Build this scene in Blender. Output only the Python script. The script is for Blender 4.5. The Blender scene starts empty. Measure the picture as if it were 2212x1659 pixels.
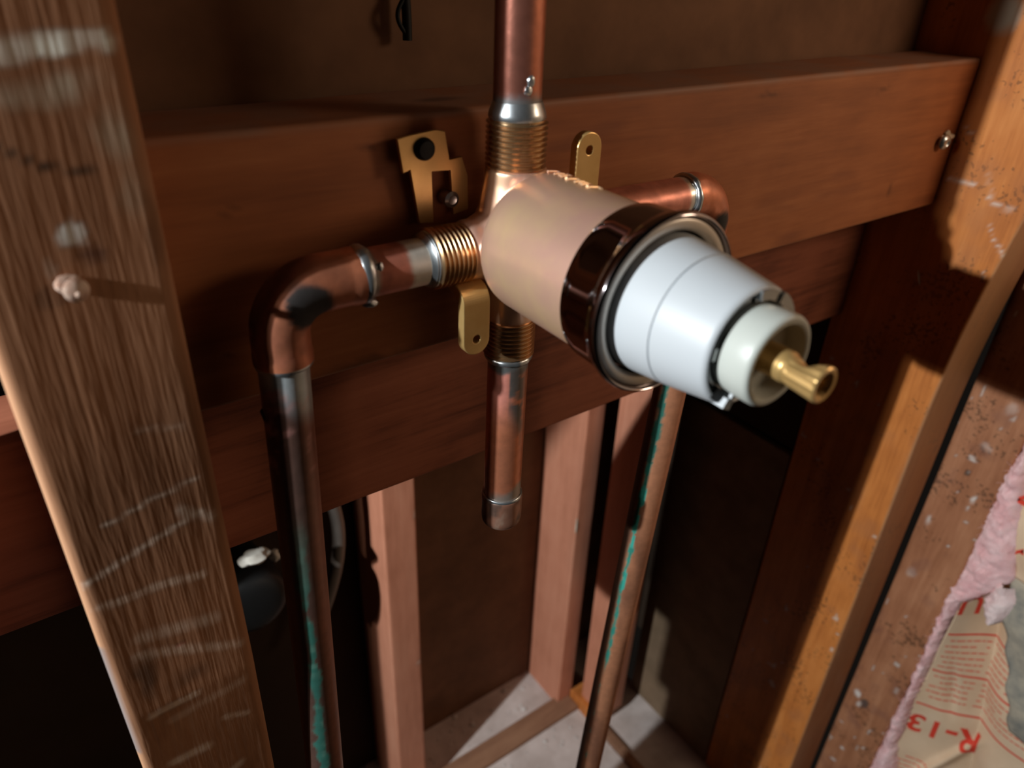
import bpy, bmesh, math, random
import numpy as np
from mathutils import Vector, Matrix

random.seed(7)
rng = np.random.default_rng(11)
S = bpy.context.scene
C = S.collection
PI = math.pi

# All builders below work in millimetres measured from the camera's position; the floor lies 800 mm below it.
FZ = 800.0


def W(x, y, z):
    return Vector((x * .001, y * .001, (z + FZ) * .001))


# ------------------------------------------------------------------ camera
YAW, PITCH, ROLL, FPX = math.radians(36.8658), math.radians(30.7802), math.radians(2.4327), 1606.67
fwd = Vector((math.sin(YAW) * math.cos(PITCH), math.cos(YAW) * math.cos(PITCH), -math.sin(PITCH)))
rt = Vector((math.cos(YAW), -math.sin(YAW), 0))
up = rt.cross(fwd)
r2 = rt * math.cos(ROLL) + up * math.sin(ROLL)
u2 = up * math.cos(ROLL) - rt * math.sin(ROLL)
cam = bpy.data.cameras.new('camera')
co = bpy.data.objects.new('camera', cam)
C.objects.link(co)
m = Matrix((r2, u2, -fwd)).transposed().to_4x4()
m.translation = W(0, 0, 0)
co.matrix_world = m
cam.sensor_width = 36
cam.sensor_fit = 'HORIZONTAL'
cam.lens = 36 * FPX / 2212
cam.clip_start = .005
cam.clip_end = 20
cam.dof.use_dof = True
cam.dof.focus_distance = .31
cam.dof.aperture_fstop = 9.5
S.camera = co

# ------------------------------------------------------------------ world and lights
w = bpy.data.worlds.new('world')
S.world = w
w.use_nodes = True
w.node_tree.nodes['Background'].inputs[0].default_value = (1, .8, .68, 1)
w.node_tree.nodes['Background'].inputs[1].default_value = .006


def lamp(name, kind, loc, energy, color, target=None, **kw):
    l = bpy.data.lights.new(name, kind)
    l.energy = energy
    l.color = color
    for k, v in kw.items():
        setattr(l, k, v)
    o = bpy.data.objects.new(name, l)
    C.objects.link(o)
    o.location = W(*loc)
    if target is not None:
        d = W(*target) - W(*loc)
        o.rotation_euler = d.to_track_quat('-Z', 'Y').to_euler()
    return o


# the white torch lying on the left, level with the front of the studs
lamp('work_light', 'POINT', (-590, 171.5, 165), 36.0, (.90, .97, 1.0), shadow_soft_size=.006)
# the torch's reflector gives a weaker spill from slightly further out
lamp('work_light_spill', 'POINT', (-590, 153, 160), 4.5, (1.0, .90, .80), shadow_soft_size=.010)
# added weak warm fill, standing in for bounce off the opposite wall
lamp('bounce_fill', 'AREA', (548, -125, 90), .52, (1.0, .76, .54), target=(300, 230, -150), shape='RECTANGLE', size=.10, size_y=.10)

S.view_settings.view_transform = 'Standard'
S.view_settings.look = 'None'
S.view_settings.gamma = 1
S.view_settings.use_curve_mapping = False
S.view_settings.exposure = 0.0


# ------------------------------------------------------------------ numpy helpers
def _hash(ix, iy, iz, seed):
    n = (ix * 374761393 + iy * 668265263 + iz * 2147483647 + seed * 1274126177) & 0xFFFFFFFF
    n = ((n ^ (n >> 13)) * 1274126177) & 0xFFFFFFFF
    return ((n ^ (n >> 16)) & 0xFFFF) / 65535.0


def vnoise(P, scale, seed=0, oct=3):
    """smooth value noise 0..1 at points P (n,3); scale = cycles per mm, scalar or 3"""
    P = np.asarray(P, float) * np.asarray(scale, float) + seed * 17.31
    out = 0
    amp = 1
    tot = 0
    for o in range(oct):
        i = np.floor(P).astype(np.int64)
        f = P - i
        f = f * f * (3 - 2 * f)
        v = 0
        for dx in (0, 1):
            for dy in (0, 1):
                for dz in (0, 1):
                    wgt = (f[:, 0] if dx else 1 - f[:, 0]) * (f[:, 1] if dy else 1 - f[:, 1]) * (f[:, 2] if dz else 1 - f[:, 2])
                    v = v + wgt * _hash(i[:, 0] + dx, i[:, 1] + dy, i[:, 2] + dz, seed + o)
        out = out + v * amp
        tot += amp
        amp *= .5
        P = P * 2.03
    return out / tot


def sstep(a, b, x):
    t = np.clip((x - a) / (b - a), 0, 1)
    return t * t * (3 - 2 * t)


def smooth_shade(me, angle=40):
    me.shade_smooth()
    try:
        me.set_sharp_from_angle(angle=math.radians(angle))
    except Exception:
        pass


def put(name, V, F, mat, parent=None, base=None, smooth=True, col=None, mr=None, wear_and_light=None, angle=40):
    """one mesh object from millimetre vertices; coordinates kept relative to the base point"""
    V = np.asarray(V, float)
    if base is None:
        base = (0, 0, 0) if parent is None else tuple(parent['_b'])
    if parent is not None:
        base = tuple(parent['_b'])
    me = bpy.data.meshes.new(name)
    me.from_pydata(((V - np.asarray(base)) * .001).tolist(), [], [list(map(int, f)) for f in F])
    me.validate()
    me.update()
    o = bpy.data.objects.new(name, me)
    C.objects.link(o)
    if smooth:
        smooth_shade(me, angle)
    if wear_and_light is None and mat is not None and mat.get('worn'):
        wear_and_light = np.zeros((len(V), 4))
    for nm, arr in (('Col', col), ('MR', mr), ('wear_and_light', wear_and_light)):
        if arr is not None and len(arr) == len(me.vertices):
            a = me.color_attributes.new(nm, 'FLOAT_COLOR', 'POINT')
            arr = np.asarray(arr, np.float32)
            if arr.shape[1] == 3:
                arr = np.concatenate([arr, np.ones((len(arr), 1), np.float32)], 1)
            a.data.foreach_set('color', arr.ravel())
    if mat:
        me.materials.append(mat)
    if parent is not None:
        o.parent = parent if parent.type == 'EMPTY' or True else None
        o.location = (0, 0, 0)
    else:
        o.location = W(*base)
    o['_b'] = list(base)
    return o


def tag(o, label=None, cat=None, group=None, kind=None):
    if label:
        o['label'] = label
    if cat:
        o['category'] = cat
    if group:
        o['group'] = group
    if kind:
        o['kind'] = kind
    return o


def thing(name, base, label, cat, group=None):
    o = bpy.data.objects.new(name, None)
    o.empty_display_size = .01
    C.objects.link(o)
    o.location = W(*base)
    o['_b'] = list(base)
    return tag(o, label, cat, group)


def frame_of(d):
    d = np.asarray(d, float)
    d = d / np.linalg.norm(d)
    r = np.array([0, 0, 1.]) if abs(d[2]) < .9 else np.array([1., 0, 0])
    a = np.cross(d, r)
    a /= np.linalg.norm(a)
    return d, a, np.cross(d, a)


def lathe(o, d, prof, seg=64, rfun=None):
    """surface of revolution: prof = [(distance along d, radius)]; radius 0 closes the end"""
    d, a, b = frame_of(d)
    o = np.asarray(o, float)
    V, F = [], []
    th = np.arange(seg) * 2 * PI / seg
    rings = []
    for h, r in prof:
        if r <= 1e-6:
            rings.append([len(V)])
            V.append(o + d * h)
        else:
            rr = np.full(seg, r) if rfun is None else rfun(h, r, th)
            rings.append(list(range(len(V), len(V) + seg)))
            V += list(o + d * h + np.outer(rr * np.cos(th), a) + np.outer(rr * np.sin(th), b))
    for A, B in zip(rings, rings[1:]):
        for k in range(seg):
            k2 = (k + 1) % seg
            if len(A) == 1 and len(B) == 1:
                continue
            if len(A) == 1:
                F.append((A[0], B[k2], B[k]))
            elif len(B) == 1:
                F.append((A[k], A[k2], B[0]))
            else:
                F.append((A[k], A[k2], B[k2], B[k]))
    return np.array(V), F


def sweep(path, rad, seg=40, cap=True):
    """tube along a polyline; rad scalar or per point. Also returns axial length and normals per vertex"""
    path = np.asarray(path, float)
    n = len(path)
    rad = np.full(n, rad) if np.isscalar(rad) else np.asarray(rad, float)
    T = np.gradient(path, axis=0)
    T /= np.linalg.norm(T, axis=1)[:, None]
    _, a, b = frame_of(T[0])
    V, N, L = [], [], []
    ln = np.concatenate([[0], np.cumsum(np.linalg.norm(np.diff(path, axis=0), axis=1))])
    th = np.arange(seg) * 2 * PI / seg
    for i in range(n):
        a = a - T[i] * np.dot(a, T[i])
        a /= np.linalg.norm(a)
        b = np.cross(T[i], a)
        nn = np.outer(np.cos(th), a) + np.outer(np.sin(th), b)
        V.append(path[i] + nn * rad[i])
        N.append(nn)
        L.append(np.full(seg, ln[i]))
    V, N, L = np.concatenate(V), np.concatenate(N), np.concatenate(L)
    F = []
    for i in range(n - 1):
        for k in range(seg):
            k2 = (k + 1) % seg
            F.append((i * seg + k, i * seg + k2, (i + 1) * seg + k2, (i + 1) * seg + k))
    if cap:
        F.append(tuple(range(seg))[::-1])
        F.append(tuple(range((n - 1) * seg, n * seg)))
    return V, F, N, L


def beam(box, axis, res=(3, 6), rnd=1.5, wob=.5, seed=1, warp=None):
    """a timber: rounded cross-section carried along its grain axis, faces slightly uneven.
    box = (x0,x1,y0,y1,z0,z1); res = (step round the section, step along) in mm"""
    lo = np.array(box[0::2], float)
    hi = np.array(box[1::2], float)
    ax = 'xyz'.index(axis)
    o1, o2 = [k for k in range(3) if k != ax]
    A, B = hi[o1] - lo[o1], hi[o2] - lo[o2]
    pts = []
    rnd = min(rnd, A / 3, B / 3)
    cs = 4

    def edge(p, q):
        n = max(1, int(np.linalg.norm(np.subtract(q, p)) / res[0]))
        for i in range(1, n):
            pts.append(np.array(p) + (np.array(q) - np.array(p)) * i / n)
    corners = [((A - rnd, rnd), -PI / 2), ((A - rnd, B - rnd), 0), ((rnd, B - rnd), PI / 2), ((rnd, rnd), PI)]
    prev = None
    first = None
    for (c, a0) in corners:
        arc = [(c[0] + rnd * math.cos(a0 + t * PI / 2 / cs), c[1] + rnd * math.sin(a0 + t * PI / 2 / cs)) for t in range(cs + 1)]
        if prev is not None:
            edge(prev, arc[0])
        else:
            first = arc[0]
        pts += [np.array(p) for p in arc]
        prev = arc[-1]
    edge(prev, first)
    sec = np.array(pts)
    n = len(sec)
    Ln = hi[ax] - lo[ax]
    m_ = max(2, int(Ln / res[1]) + 1)
    hs = np.linspace(0, Ln, m_)
    V = np.zeros((n * m_, 3))
    for i, h in enumerate(hs):
        V[i * n:(i + 1) * n, o1] = lo[o1] + sec[:, 0]
        V[i * n:(i + 1) * n, o2] = lo[o2] + sec[:, 1]
        V[i * n:(i + 1) * n, ax] = lo[ax] + h
    # unevenness, along the outward direction of the section
    cen = np.zeros(3)
    cen[o1], cen[o2] = (lo[o1] + hi[o1]) / 2, (lo[o2] + hi[o2]) / 2
    D = V - cen
    D[:, ax] = 0
    D[:, o1] /= A / 2
    D[:, o2] /= B / 2
    D = np.sign(D) * np.abs(D) ** 6
    D /= np.linalg.norm(D, axis=1)[:, None] + 1e-9
    sc = np.array([.05, .05, .05])
    sc[ax] = .012
    V = V + D * ((vnoise(V, sc, seed, 3) - .6) * 2 * wob)[:, None]
    if warp is not None:
        V = warp(V)
    F = []
    for i in range(m_ - 1):
        for k in range(n):
            k2 = (k + 1) % n
            F.append((i * n + k, i * n + k2, (i + 1) * n + k2, (i + 1) * n + k))
    F.append(tuple(range(n))[::-1])
    F.append(tuple(range((m_ - 1) * n, m_ * n)))
    if ax == 1:
        F = [f[::-1] for f in F]
    return V, F


def poly_plate(outline, holes, thick, place, bevel=.25):
    """flat plate with holes: outlines in 2-D mm, thickness mm, place(u,v,w)->xyz"""
    cu = bpy.data.curves.new('tmp', 'CURVE')
    cu.dimensions = '2D'
    cu.fill_mode = 'BOTH'
    for ring in [outline] + holes:
        s = cu.splines.new('POLY')
        s.points.add(len(ring) - 1)
        for p, q in zip(s.points, ring):
            p.co = (q[0], q[1], 0, 1)
        s.use_cyclic_u = True
    cu.extrude = thick / 2 - bevel
    cu.bevel_depth = bevel
    cu.bevel_resolution = 1
    o = bpy.data.objects.new('tmp', cu)
    C.objects.link(o)
    dg = bpy.context.evaluated_depsgraph_get()
    me = bpy.data.meshes.new_from_object(o.evaluated_get(dg))
    V = np.array([place(*v.co) for v in me.vertices])
    F = [tuple(p.vertices) for p in me.polygons]
    bpy.data.objects.remove(o)
    bpy.data.meshes.remove(me)
    return V, F


def weld(*parts):
    V, F, n = [], [], 0
    for v, f in parts:
        V.append(np.asarray(v, float))
        F += [tuple(i + n for i in q) for q in f]
        n += len(v)
    return np.concatenate(V), F


def circle(cx, cy, r, n=24):
    return [(cx + r * math.cos(2 * PI * i / n), cy + r * math.sin(2 * PI * i / n)) for i in range(n)]


def ball(c, r, seed=0, lump=.25, sub=3):
    bm = bmesh.new()
    bmesh.ops.create_icosphere(bm, subdivisions=sub, radius=1)
    V = np.array([v.co for v in bm.verts])
    F = [tuple(v.index for v in f.verts) for f in bm.faces]
    bm.free()
    k = 1 + lump * (vnoise(V * 10, .16, seed, 2) - .5) * 2
    return V * k[:, None] * np.asarray(r, float) + np.asarray(c, float), F


# ------------------------------------------------------------------ materials
def nodes(name):
    mt = bpy.data.materials.new(name)
    mt.use_nodes = True
    nt = mt.node_tree
    return mt, nt, nt.nodes, nt.links, nt.nodes['Principled BSDF']


def add(N, t, **kw):
    n = N.new(t)
    for k, v in kw.items():
        if k.startswith('i_'):
            key = k[2:]
            n.inputs[int(key) if key.isdigit() else key].default_value = v
        else:
            setattr(n, k, v)
    return n


def ramp(N, stops):
    r = N.new('ShaderNodeValToRGB')
    e = r.color_ramp.elements
    while len(e) < len(stops):
        e.new(.5)
    for q, (p, c) in zip(e, stops):
        q.position = p
        q.color = (*c, 1)
    return r


def wood(name, dark, mid, light, axis='z', rough=.62, bump=.35, fine=1.0, seed=0, ridge=0.0, spots=0.0, spec=.3):
    mt, nt, N, L, B = nodes(name)
    tc = add(N, 'ShaderNodeTexCoord')
    mp = add(N, 'ShaderNodeMapping')
    k = {'x': (5, 70, 70), 'y': (70, 5, 70), 'z': (70, 70, 5)}[axis]
    mp.inputs['Scale'].default_value = k
    mp.inputs['Location'].default_value = (seed * 3.1, seed * 1.7, seed * 2.3)
    L.new(tc.outputs['Object'], mp.inputs[0])
    n1 = add(N, 'ShaderNodeTexNoise', i_Scale=1.0, i_Detail=5.0, i_Roughness=.6, i_Distortion=.8)
    L.new(mp.outputs[0], n1.inputs['Vector'])
    n2 = add(N, 'ShaderNodeTexNoise', i_Scale=7.0 * fine, i_Detail=3.0, i_Roughness=.65)
    L.new(mp.outputs[0], n2.inputs['Vector'])
    n3 = add(N, 'ShaderNodeTexNoise', i_Scale=22.0, i_Detail=3.0, i_Roughness=.6)
    L.new(tc.outputs['Object'], n3.inputs['Vector'])
    mx = add(N, 'ShaderNodeMix', data_type='FLOAT')
    mx.inputs[0].default_value = .35
    L.new(n1.outputs['Fac'], mx.inputs[2])
    L.new(n2.outputs['Fac'], mx.inputs[3])
    mx2 = add(N, 'ShaderNodeMix', data_type='FLOAT')
    mx2.inputs[0].default_value = .3
    L.new(mx.outputs[0], mx2.inputs[2])
    L.new(n3.outputs['Fac'], mx2.inputs[3])
    rp = ramp(N, [(.33, dark), (.5, mid), (.66, light)])
    L.new(mx2.outputs[0], rp.inputs[0])
    col = rp.outputs[0]
    if spots:
        ns = add(N, 'ShaderNodeTexNoise', i_Scale=330.0, i_Detail=1.0)
        L.new(tc.outputs['Object'], ns.inputs['Vector'])
        nb = add(N, 'ShaderNodeTexNoise', i_Scale=26.0, i_Detail=2.0)
        L.new(tc.outputs['Object'], nb.inputs['Vector'])
        ad = add(N, 'ShaderNodeMath', operation='MULTIPLY')
        L.new(ns.outputs['Fac'], ad.inputs[0])
        L.new(nb.outputs['Fac'], ad.inputs[1])
        mr_ = add(N, 'ShaderNodeMapRange')
        mr_.inputs[1].default_value = .335
        mr_.inputs[2].default_value = .40
        mr_.inputs[4].default_value = spots
        L.new(ad.outputs[0], mr_.inputs[0])
        ms = add(N, 'ShaderNodeMix', data_type='RGBA')
        L.new(mr_.outputs[0], ms.inputs[0])
        L.new(col, ms.inputs[6])
        ms.inputs[7].default_value = (.06, .03, .015, 1)
        col = ms.outputs[2]
    at = add(N, 'ShaderNodeAttribute', attribute_name='wear_and_light')
    mw = add(N, 'ShaderNodeMix', data_type='RGBA')
    L.new(at.outputs['Alpha'], mw.inputs[0])
    L.new(col, mw.inputs[6])
    L.new(at.outputs['Color'], mw.inputs[7])
    L.new(mw.outputs[2], B.inputs['Base Color'])
    B.inputs['Roughness'].default_value = rough
    B.inputs['Specular IOR Level'].default_value = spec
    bp = add(N, 'ShaderNodeBump')
    bp.inputs['Strength'].default_value = bump
    bp.inputs['Distance'].default_value = .0008
    L.new(mx2.outputs[0], bp.inputs['Height'])
    last = bp
    if ridge:
        mp2 = add(N, 'ShaderNodeMapping')
        mp2.inputs['Scale'].default_value = {'z': (520, 520, 32), 'x': (32, 520, 520)}[axis]
        L.new(tc.outputs['Object'], mp2.inputs[0])
        nr = add(N, 'ShaderNodeTexNoise', i_Scale=1.0, i_Detail=2.0)
        L.new(mp2.outputs[0], nr.inputs['Vector'])
        b2 = add(N, 'ShaderNodeBump')
        b2.inputs['Strength'].default_value = ridge
        b2.inputs['Distance'].default_value = .0009
        L.new(nr.outputs['Fac'], b2.inputs['Height'])
        L.new(bp.outputs[0], b2.inputs['Normal'])
        last = b2
    L.new(last.outputs[0], B.inputs['Normal'])
    mt['worn'] = 1
    return mt


def painted(name, bumps=.2, scale=260.0, dist=.0004):
    """base colour, metalness and roughness from what is painted on the mesh (stains, solder, patina, some light and shade)"""
    mt, nt, N, L, B = nodes(name)
    a = add(N, 'ShaderNodeAttribute', attribute_name='Col')
    b = add(N, 'ShaderNodeAttribute', attribute_name='MR')
    tc = add(N, 'ShaderNodeTexCoord')
    nz = add(N, 'ShaderNodeTexNoise', i_Scale=scale, i_Detail=3.0)
    L.new(tc.outputs['Object'], nz.inputs['Vector'])
    hs = add(N, 'ShaderNodeMapRange')
    hs.inputs[3].default_value = .72
    hs.inputs[4].default_value = 1.28
    L.new(nz.outputs['Fac'], hs.inputs[0])
    mul = add(N, 'ShaderNodeVectorMath', operation='SCALE')
    L.new(a.outputs['Color'], mul.inputs[0])
    L.new(hs.outputs[0], mul.inputs['Scale'])
    L.new(mul.outputs[0], B.inputs['Base Color'])
    sp = add(N, 'ShaderNodeSeparateColor')
    L.new(b.outputs['Color'], sp.inputs[0])
    L.new(sp.outputs[0], B.inputs['Metallic'])
    L.new(sp.outputs[1], B.inputs['Roughness'])
    bp = add(N, 'ShaderNodeBump')
    bp.inputs['Strength'].default_value = bumps
    bp.inputs['Distance'].default_value = dist
    L.new(nz.outputs['Fac'], bp.inputs['Height'])
    L.new(bp.outputs[0], B.inputs['Normal'])
    return mt


def simple(name, c, rough=.5, metal=0.0, c2=None, scale=60.0, bump=0.0, dist=.0005, spec=.5, sss=0.0, aniso=None):
    mt, nt, N, L, B = nodes(name)
    tc = add(N, 'ShaderNodeTexCoord')
    nz = add(N, 'ShaderNodeTexNoise', i_Scale=scale, i_Detail=4.0, i_Roughness=.6)
    if aniso:
        mp = add(N, 'ShaderNodeMapping')
        mp.inputs['Scale'].default_value = aniso
        L.new(tc.outputs['Object'], mp.inputs[0])
        L.new(mp.outputs[0], nz.inputs['Vector'])
    else:
        L.new(tc.outputs['Object'], nz.inputs['Vector'])
    if c2 is None:
        c2 = tuple(v * .85 for v in c)
    rp = ramp(N, [(.35, c2), (.65, c)])
    L.new(nz.outputs['Fac'], rp.inputs[0])
    L.new(rp.outputs[0], B.inputs['Base Color'])
    B.inputs['Roughness'].default_value = rough
    B.inputs['Metallic'].default_value = metal
    B.inputs['Specular IOR Level'].default_value = spec
    if sss:
        B.inputs['Subsurface Weight'].default_value = sss
        B.inputs['Subsurface Radius'].default_value = (.004, .004, .004)
        B.inputs['Subsurface Scale'].default_value = 1.0
    if bump:
        bp = add(N, 'ShaderNodeBump')
        bp.inputs['Strength'].default_value = bump
        bp.inputs['Distance'].default_value = dist
        L.new(nz.outputs['Fac'], bp.inputs['Height'])
        L.new(bp.outputs[0], B.inputs['Normal'])
    return mt


M = {}
M['rough_stud'] = wood('rough_sawn_wood', (.22, .098, .047), (.34, .155, .078), (.44, .22, .12), 'z', .85, .3, 1.4, 1, ridge=.28, spec=.2)
M['stud_orange'] = wood('orange_fir', (.38, .11, .024), (.60, .198, .045), (.72, .27, .072), 'z', .55, .25, 1.0, 2, spots=.5)
M['stud_brown'] = wood('brown_fir', (.26, .095, .042), (.40, .165, .08), (.52, .24, .125), 'z', .6, .3, 1.0, 3, spots=.6)
M['block'] = wood('red_brown_fir', (.26, .085, .032), (.37, .125, .045), (.46, .17, .065), 'x', .6, .25, .8, 4)
M['block_low'] = wood('coarse_red_fir', (.10, .028, .016), (.28, .088, .046), (.36, .12, .065), 'x', .65, .5, .7, 5)
M['stud_pink'] = wood('clean_fir', (.52, .20, .115), (.65, .265, .16), (.72, .32, .20), 'z', .6, .2, 1.0, 6)
M['strip'] = wood('dusty_strip', (.20, .095, .055), (.28, .14, .08), (.36, .19, .11), 'x', .7, .2, 1.0, 7)
M['fibre'] = simple('brown_fibreboard', (.21, .105, .058), .8, 0, (.15, .075, .042), 30, .15, .0004, .2)
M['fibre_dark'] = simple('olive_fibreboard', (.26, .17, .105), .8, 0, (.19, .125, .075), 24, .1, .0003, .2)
M['dark'] = simple('shade_dark_sheathing', (.05, .032, .022), .85, 0, None, 20, .1, .0004, .1)  # near-black colour stands in for shade deep in the cavity
M['floor'] = simple('dusty_concrete', (.70, .60, .56), .9, 0, (.50, .41, .37), 26, .6, .002, .2)
M['debris'] = simple('plaster_crumbs', (.75, .70, .66), .9, 0, (.5, .45, .42), 60, .3, .001, .2)
M['copper'] = painted('tarnished_copper')
M['brassbody'] = simple('cast_bronze', (.80, .54, .31), .36, .62, (.72, .42, .32), 34, .18, .0004)
M['brass'] = simple('yellow_brass', (.66, .43, .17), .33, .6, (.58, .36, .13), 80, .05, .0002)
M['thread'] = simple('thread_brass', (.62, .40, .22), .27, .92, (.48, .29, .14), 80, .05, .0002)
M['chrome'] = simple('chrome', (.30, .27, .28), .08, 1.0, (.28, .25, .26), 40, .0)
M['ring_reflection'] = simple('beige_reflection', (.66, .60, .53), .32, .35, (.60, .54, .48), 40, 0)  # beige of the reflected wall put into the colour
M['white'] = simple('white_plastic', (.50, .525, .55), .45, 0, (.49, .515, .54), 30, 0, .0002, .5)
M['collar'] = simple('off_white_nylon', (.50, .52, .48), .4, 0, (.47, .49, .45), 40, 0, .0002, .5)
M['clip'] = simple('clear_grey_clip', (.40, .42, .43), .2, .7, (.3, .31, .32), 60, 0)
M['steel'] = simple('zinc_steel', (.52, .55, .57), .3, .9, (.35, .37, .38), 120, .1, .0002)
M['black'] = simple('black_oxide', (.008, .008, .008), .6, 0, None, 60, .1, .0003, .2)
M['rubber'] = simple('black_pipe_plastic', (.012, .012, .012), .5, 0, None, 40, .05, .0003, .3)
M['cable'] = simple('grey_cable_sheath', (.20, .17, .15), .6, 0, None, 50, .05, .0003, .3)
M['kraft'] = simple('kraft_paper', (.82, .60, .41), .75, 0, (.74, .52, .34), 26, .2, .0006, .2)
M['kraft_room'] = simple('kraft_wall_paper', (.66, .43, .26), .75, 0, (.58, .36, .21), 26, .2, .0006, .2)
M['kraft_back'] = simple('yellowed_kraft', (.50, .43, .33), .75, 0, (.20, .20, .18), 40, .2, .0006, .2)
M['ink'] = simple('red_ink', (.80, .07, .04), .7, 0, (.72, .055, .03), 60, 0, .0002, .2)
M['ink_dark'] = simple('black_ink', (.05, .055, .05), .7, 0, None, 60, 0, .0002, .2)
M['fluff'] = simple('pink_fibreglass', (.95, .64, .63), .95, 0, (.88, .50, .50), 70, .5, .003, .1, sss=.3)
M['fluff_white'] = simple('whitish_fibreglass', (.94, .74, .71), .95, 0, (.86, .62, .60), 70, .5, .003, .1, sss=.3)
M['splinter'] = simple('pale_splinter', (.75, .66, .52), .8)
M['nailhead'] = simple('rusty_nailhead', (.62, .47, .38), .8, 0, (.36, .2, .14), 300, .3, .0005, .1)
M['plaster'] = simple('old_plaster', (.66, .62, .55), .9, 0, (.5, .46, .4), 120, .4, .001, .1)


# ------------------------------------------------------------------ painting helpers
def seg_mask(P2, a, b, wdt, soft=.6):
    a, b = np.array(a, float), np.array(b, float)
    d = b - a
    t = np.clip(((P2 - a) @ d) / (d @ d), 0, 1)
    dist = np.linalg.norm(P2 - (a + t[:, None] * d), axis=1)
    return 1 - sstep(wdt * (1 - soft), wdt, dist)


def ell_mask(P2, c, r, soft=.5):
    q = np.linalg.norm((P2 - np.array(c)) / np.array(r), axis=1)
    return 1 - sstep(1 - soft, 1, q)


def wear_and_light_of(n):
    return np.zeros((n, 4))


def over(Wr, mask, c):
    """lay colour c over the wear layer with coverage mask"""
    a = np.clip(mask, 0, 1)
    out = a + Wr[:, 3] * (1 - a)
    k = out > 1e-6
    for i in range(3):
        Wr[k, i] = (c[i] * a[k] + Wr[k, i] * Wr[k, 3] * (1 - a[k])) / out[k]
    Wr[:, 3] = out


# ------------------------------------------------------------------ setting: floor and walls
V, F = beam((180, 507, 262, 500, -840, -800), 'x', (14, 14), 1, .5, 3)
floor = tag(put('floor', V, F, M['floor']), kind='structure')


def panel(name, box, axis, mat, res=(14, 20), **kw):
    V, F = beam(box, axis, res, .8, .3, kw.pop('seed', 5))
    return put(name, V, F, mat, **kw)


tag(panel('wall_back', (196, 512, 482, 492, -800, -64), 'x', M['fibre'], seed=6), kind='structure')
tag(panel('wall_back_shaded', (-192, 196, 483, 493, -800, 300), 'x', M['dark'], res=(20, 30), seed=16), kind='structure')  # shaded end of the back wall, its darkness put into the colour
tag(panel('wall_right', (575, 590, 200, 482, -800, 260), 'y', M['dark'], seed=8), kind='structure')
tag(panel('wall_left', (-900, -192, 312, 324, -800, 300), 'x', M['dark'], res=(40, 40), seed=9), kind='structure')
tag(panel('wall_right_room', (612, 622, -900, 133, -800, 420), 'z', M['kraft_room'], res=(40, 40), seed=14), kind='structure')
o = panel('wall_panel', (-41, 499, 263.5, 276, -62, 260), 'x', M['fibre'], seed=7)
o.name = 'fibreboard_panel'
o2 = panel('fibreboard_panel', (-300, -43, 263.5, 276, -22, 260), 'x', M['fibre'], seed=17)
tag(o2, 'brown fibreboard sheet in the next bay, past the rough-sawn stud', 'panel')
tag(o, 'brown fibreboard sheet standing behind and above the upper blocking board', 'panel')
o = panel('fibreboard_panel', (500.5, 507, 270, 391, -800, -367), 'z', M['fibre_dark'], seed=10)
tag(o, 'dark olive fibreboard sheet below a black seam, beside the green-streaked far pipe', 'panel')
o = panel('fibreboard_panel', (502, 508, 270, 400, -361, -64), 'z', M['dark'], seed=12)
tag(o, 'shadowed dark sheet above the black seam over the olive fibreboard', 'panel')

# ------------------------------------------------------------------ studs
# rough stud close to the camera
V, F = beam((-7.6, 36.4, 197.2, 260.5, -800, 210), 'z', (1.1, 1.8), 3.2, .32, 21, lambda V: V + np.stack([0 * V[:, 0], 8.0 * np.clip((-230 - V[:, 2]) / 150, 0, 1.3), 0 * V[:, 0]], 1) * (V[:, 1:2] < 230))
Wr = wear_and_light_of(len(V))
P2 = V[:, [0, 2]].copy()
P2n = P2 + np.stack([(vnoise(V, .09, 31) - .5) * 9, (vnoise(V, .07, 32) - .5) * 9], 1)
front = (V[:, 1] < 198.5 + 8.0 * np.clip((-230 - V[:, 2]) / 150, 0, 1.3))
strk = .5 + .5 * sstep(.38, .62, vnoise(V, (.55, .2, .05), 33, 2))
pl = (.62, .58, .49)
over(Wr, front * seg_mask(P2n, (-8, -21.5), (31, -22.3), 3.6) * strk * .98, (.90, .88, .78))
over(Wr, front * ell_mask(P2n, (17, -31.5), (16, 5), .8) * strk * .6, (.58, .51, .39))
over(Wr, front * ell_mask(P2n, (30, -41), (6, 8), .8) * strk * .55, (.45, .38, .28))
over(Wr, front * ell_mask(P2n, (31, -55), (6, 10), .8) * strk * .3, (.35, .30, .22))
over(Wr, front * seg_mask(P2, (6, -42), (14, -47.5), 1.2, .9) * .75, (.03, .022, .016))
over(Wr, front * seg_mask(P2, (14, -47.5), (24, -50), 1.3, .9) * .75, (.03, .022, .016))
over(Wr, front * ell_mask(P2n, (14.5, -64.5), (4.4, 3.6), .5) * strk * .95, (.74, .71, .66))
over(Wr, front * ell_mask(P2n, (8, -72), (2.2, 5), .7) * .3, (.5, .45, .38))
over(Wr, front * ell_mask(P2n, (18, -70.5), (5.5, 3.6), .8) * .7, (.075, .028, .02))
over(Wr, front * ell_mask(P2n, (34, -66), (3.6, 16), .8) * .6, (.05, .03, .02))
grey = (.78, .62, .50)
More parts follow.
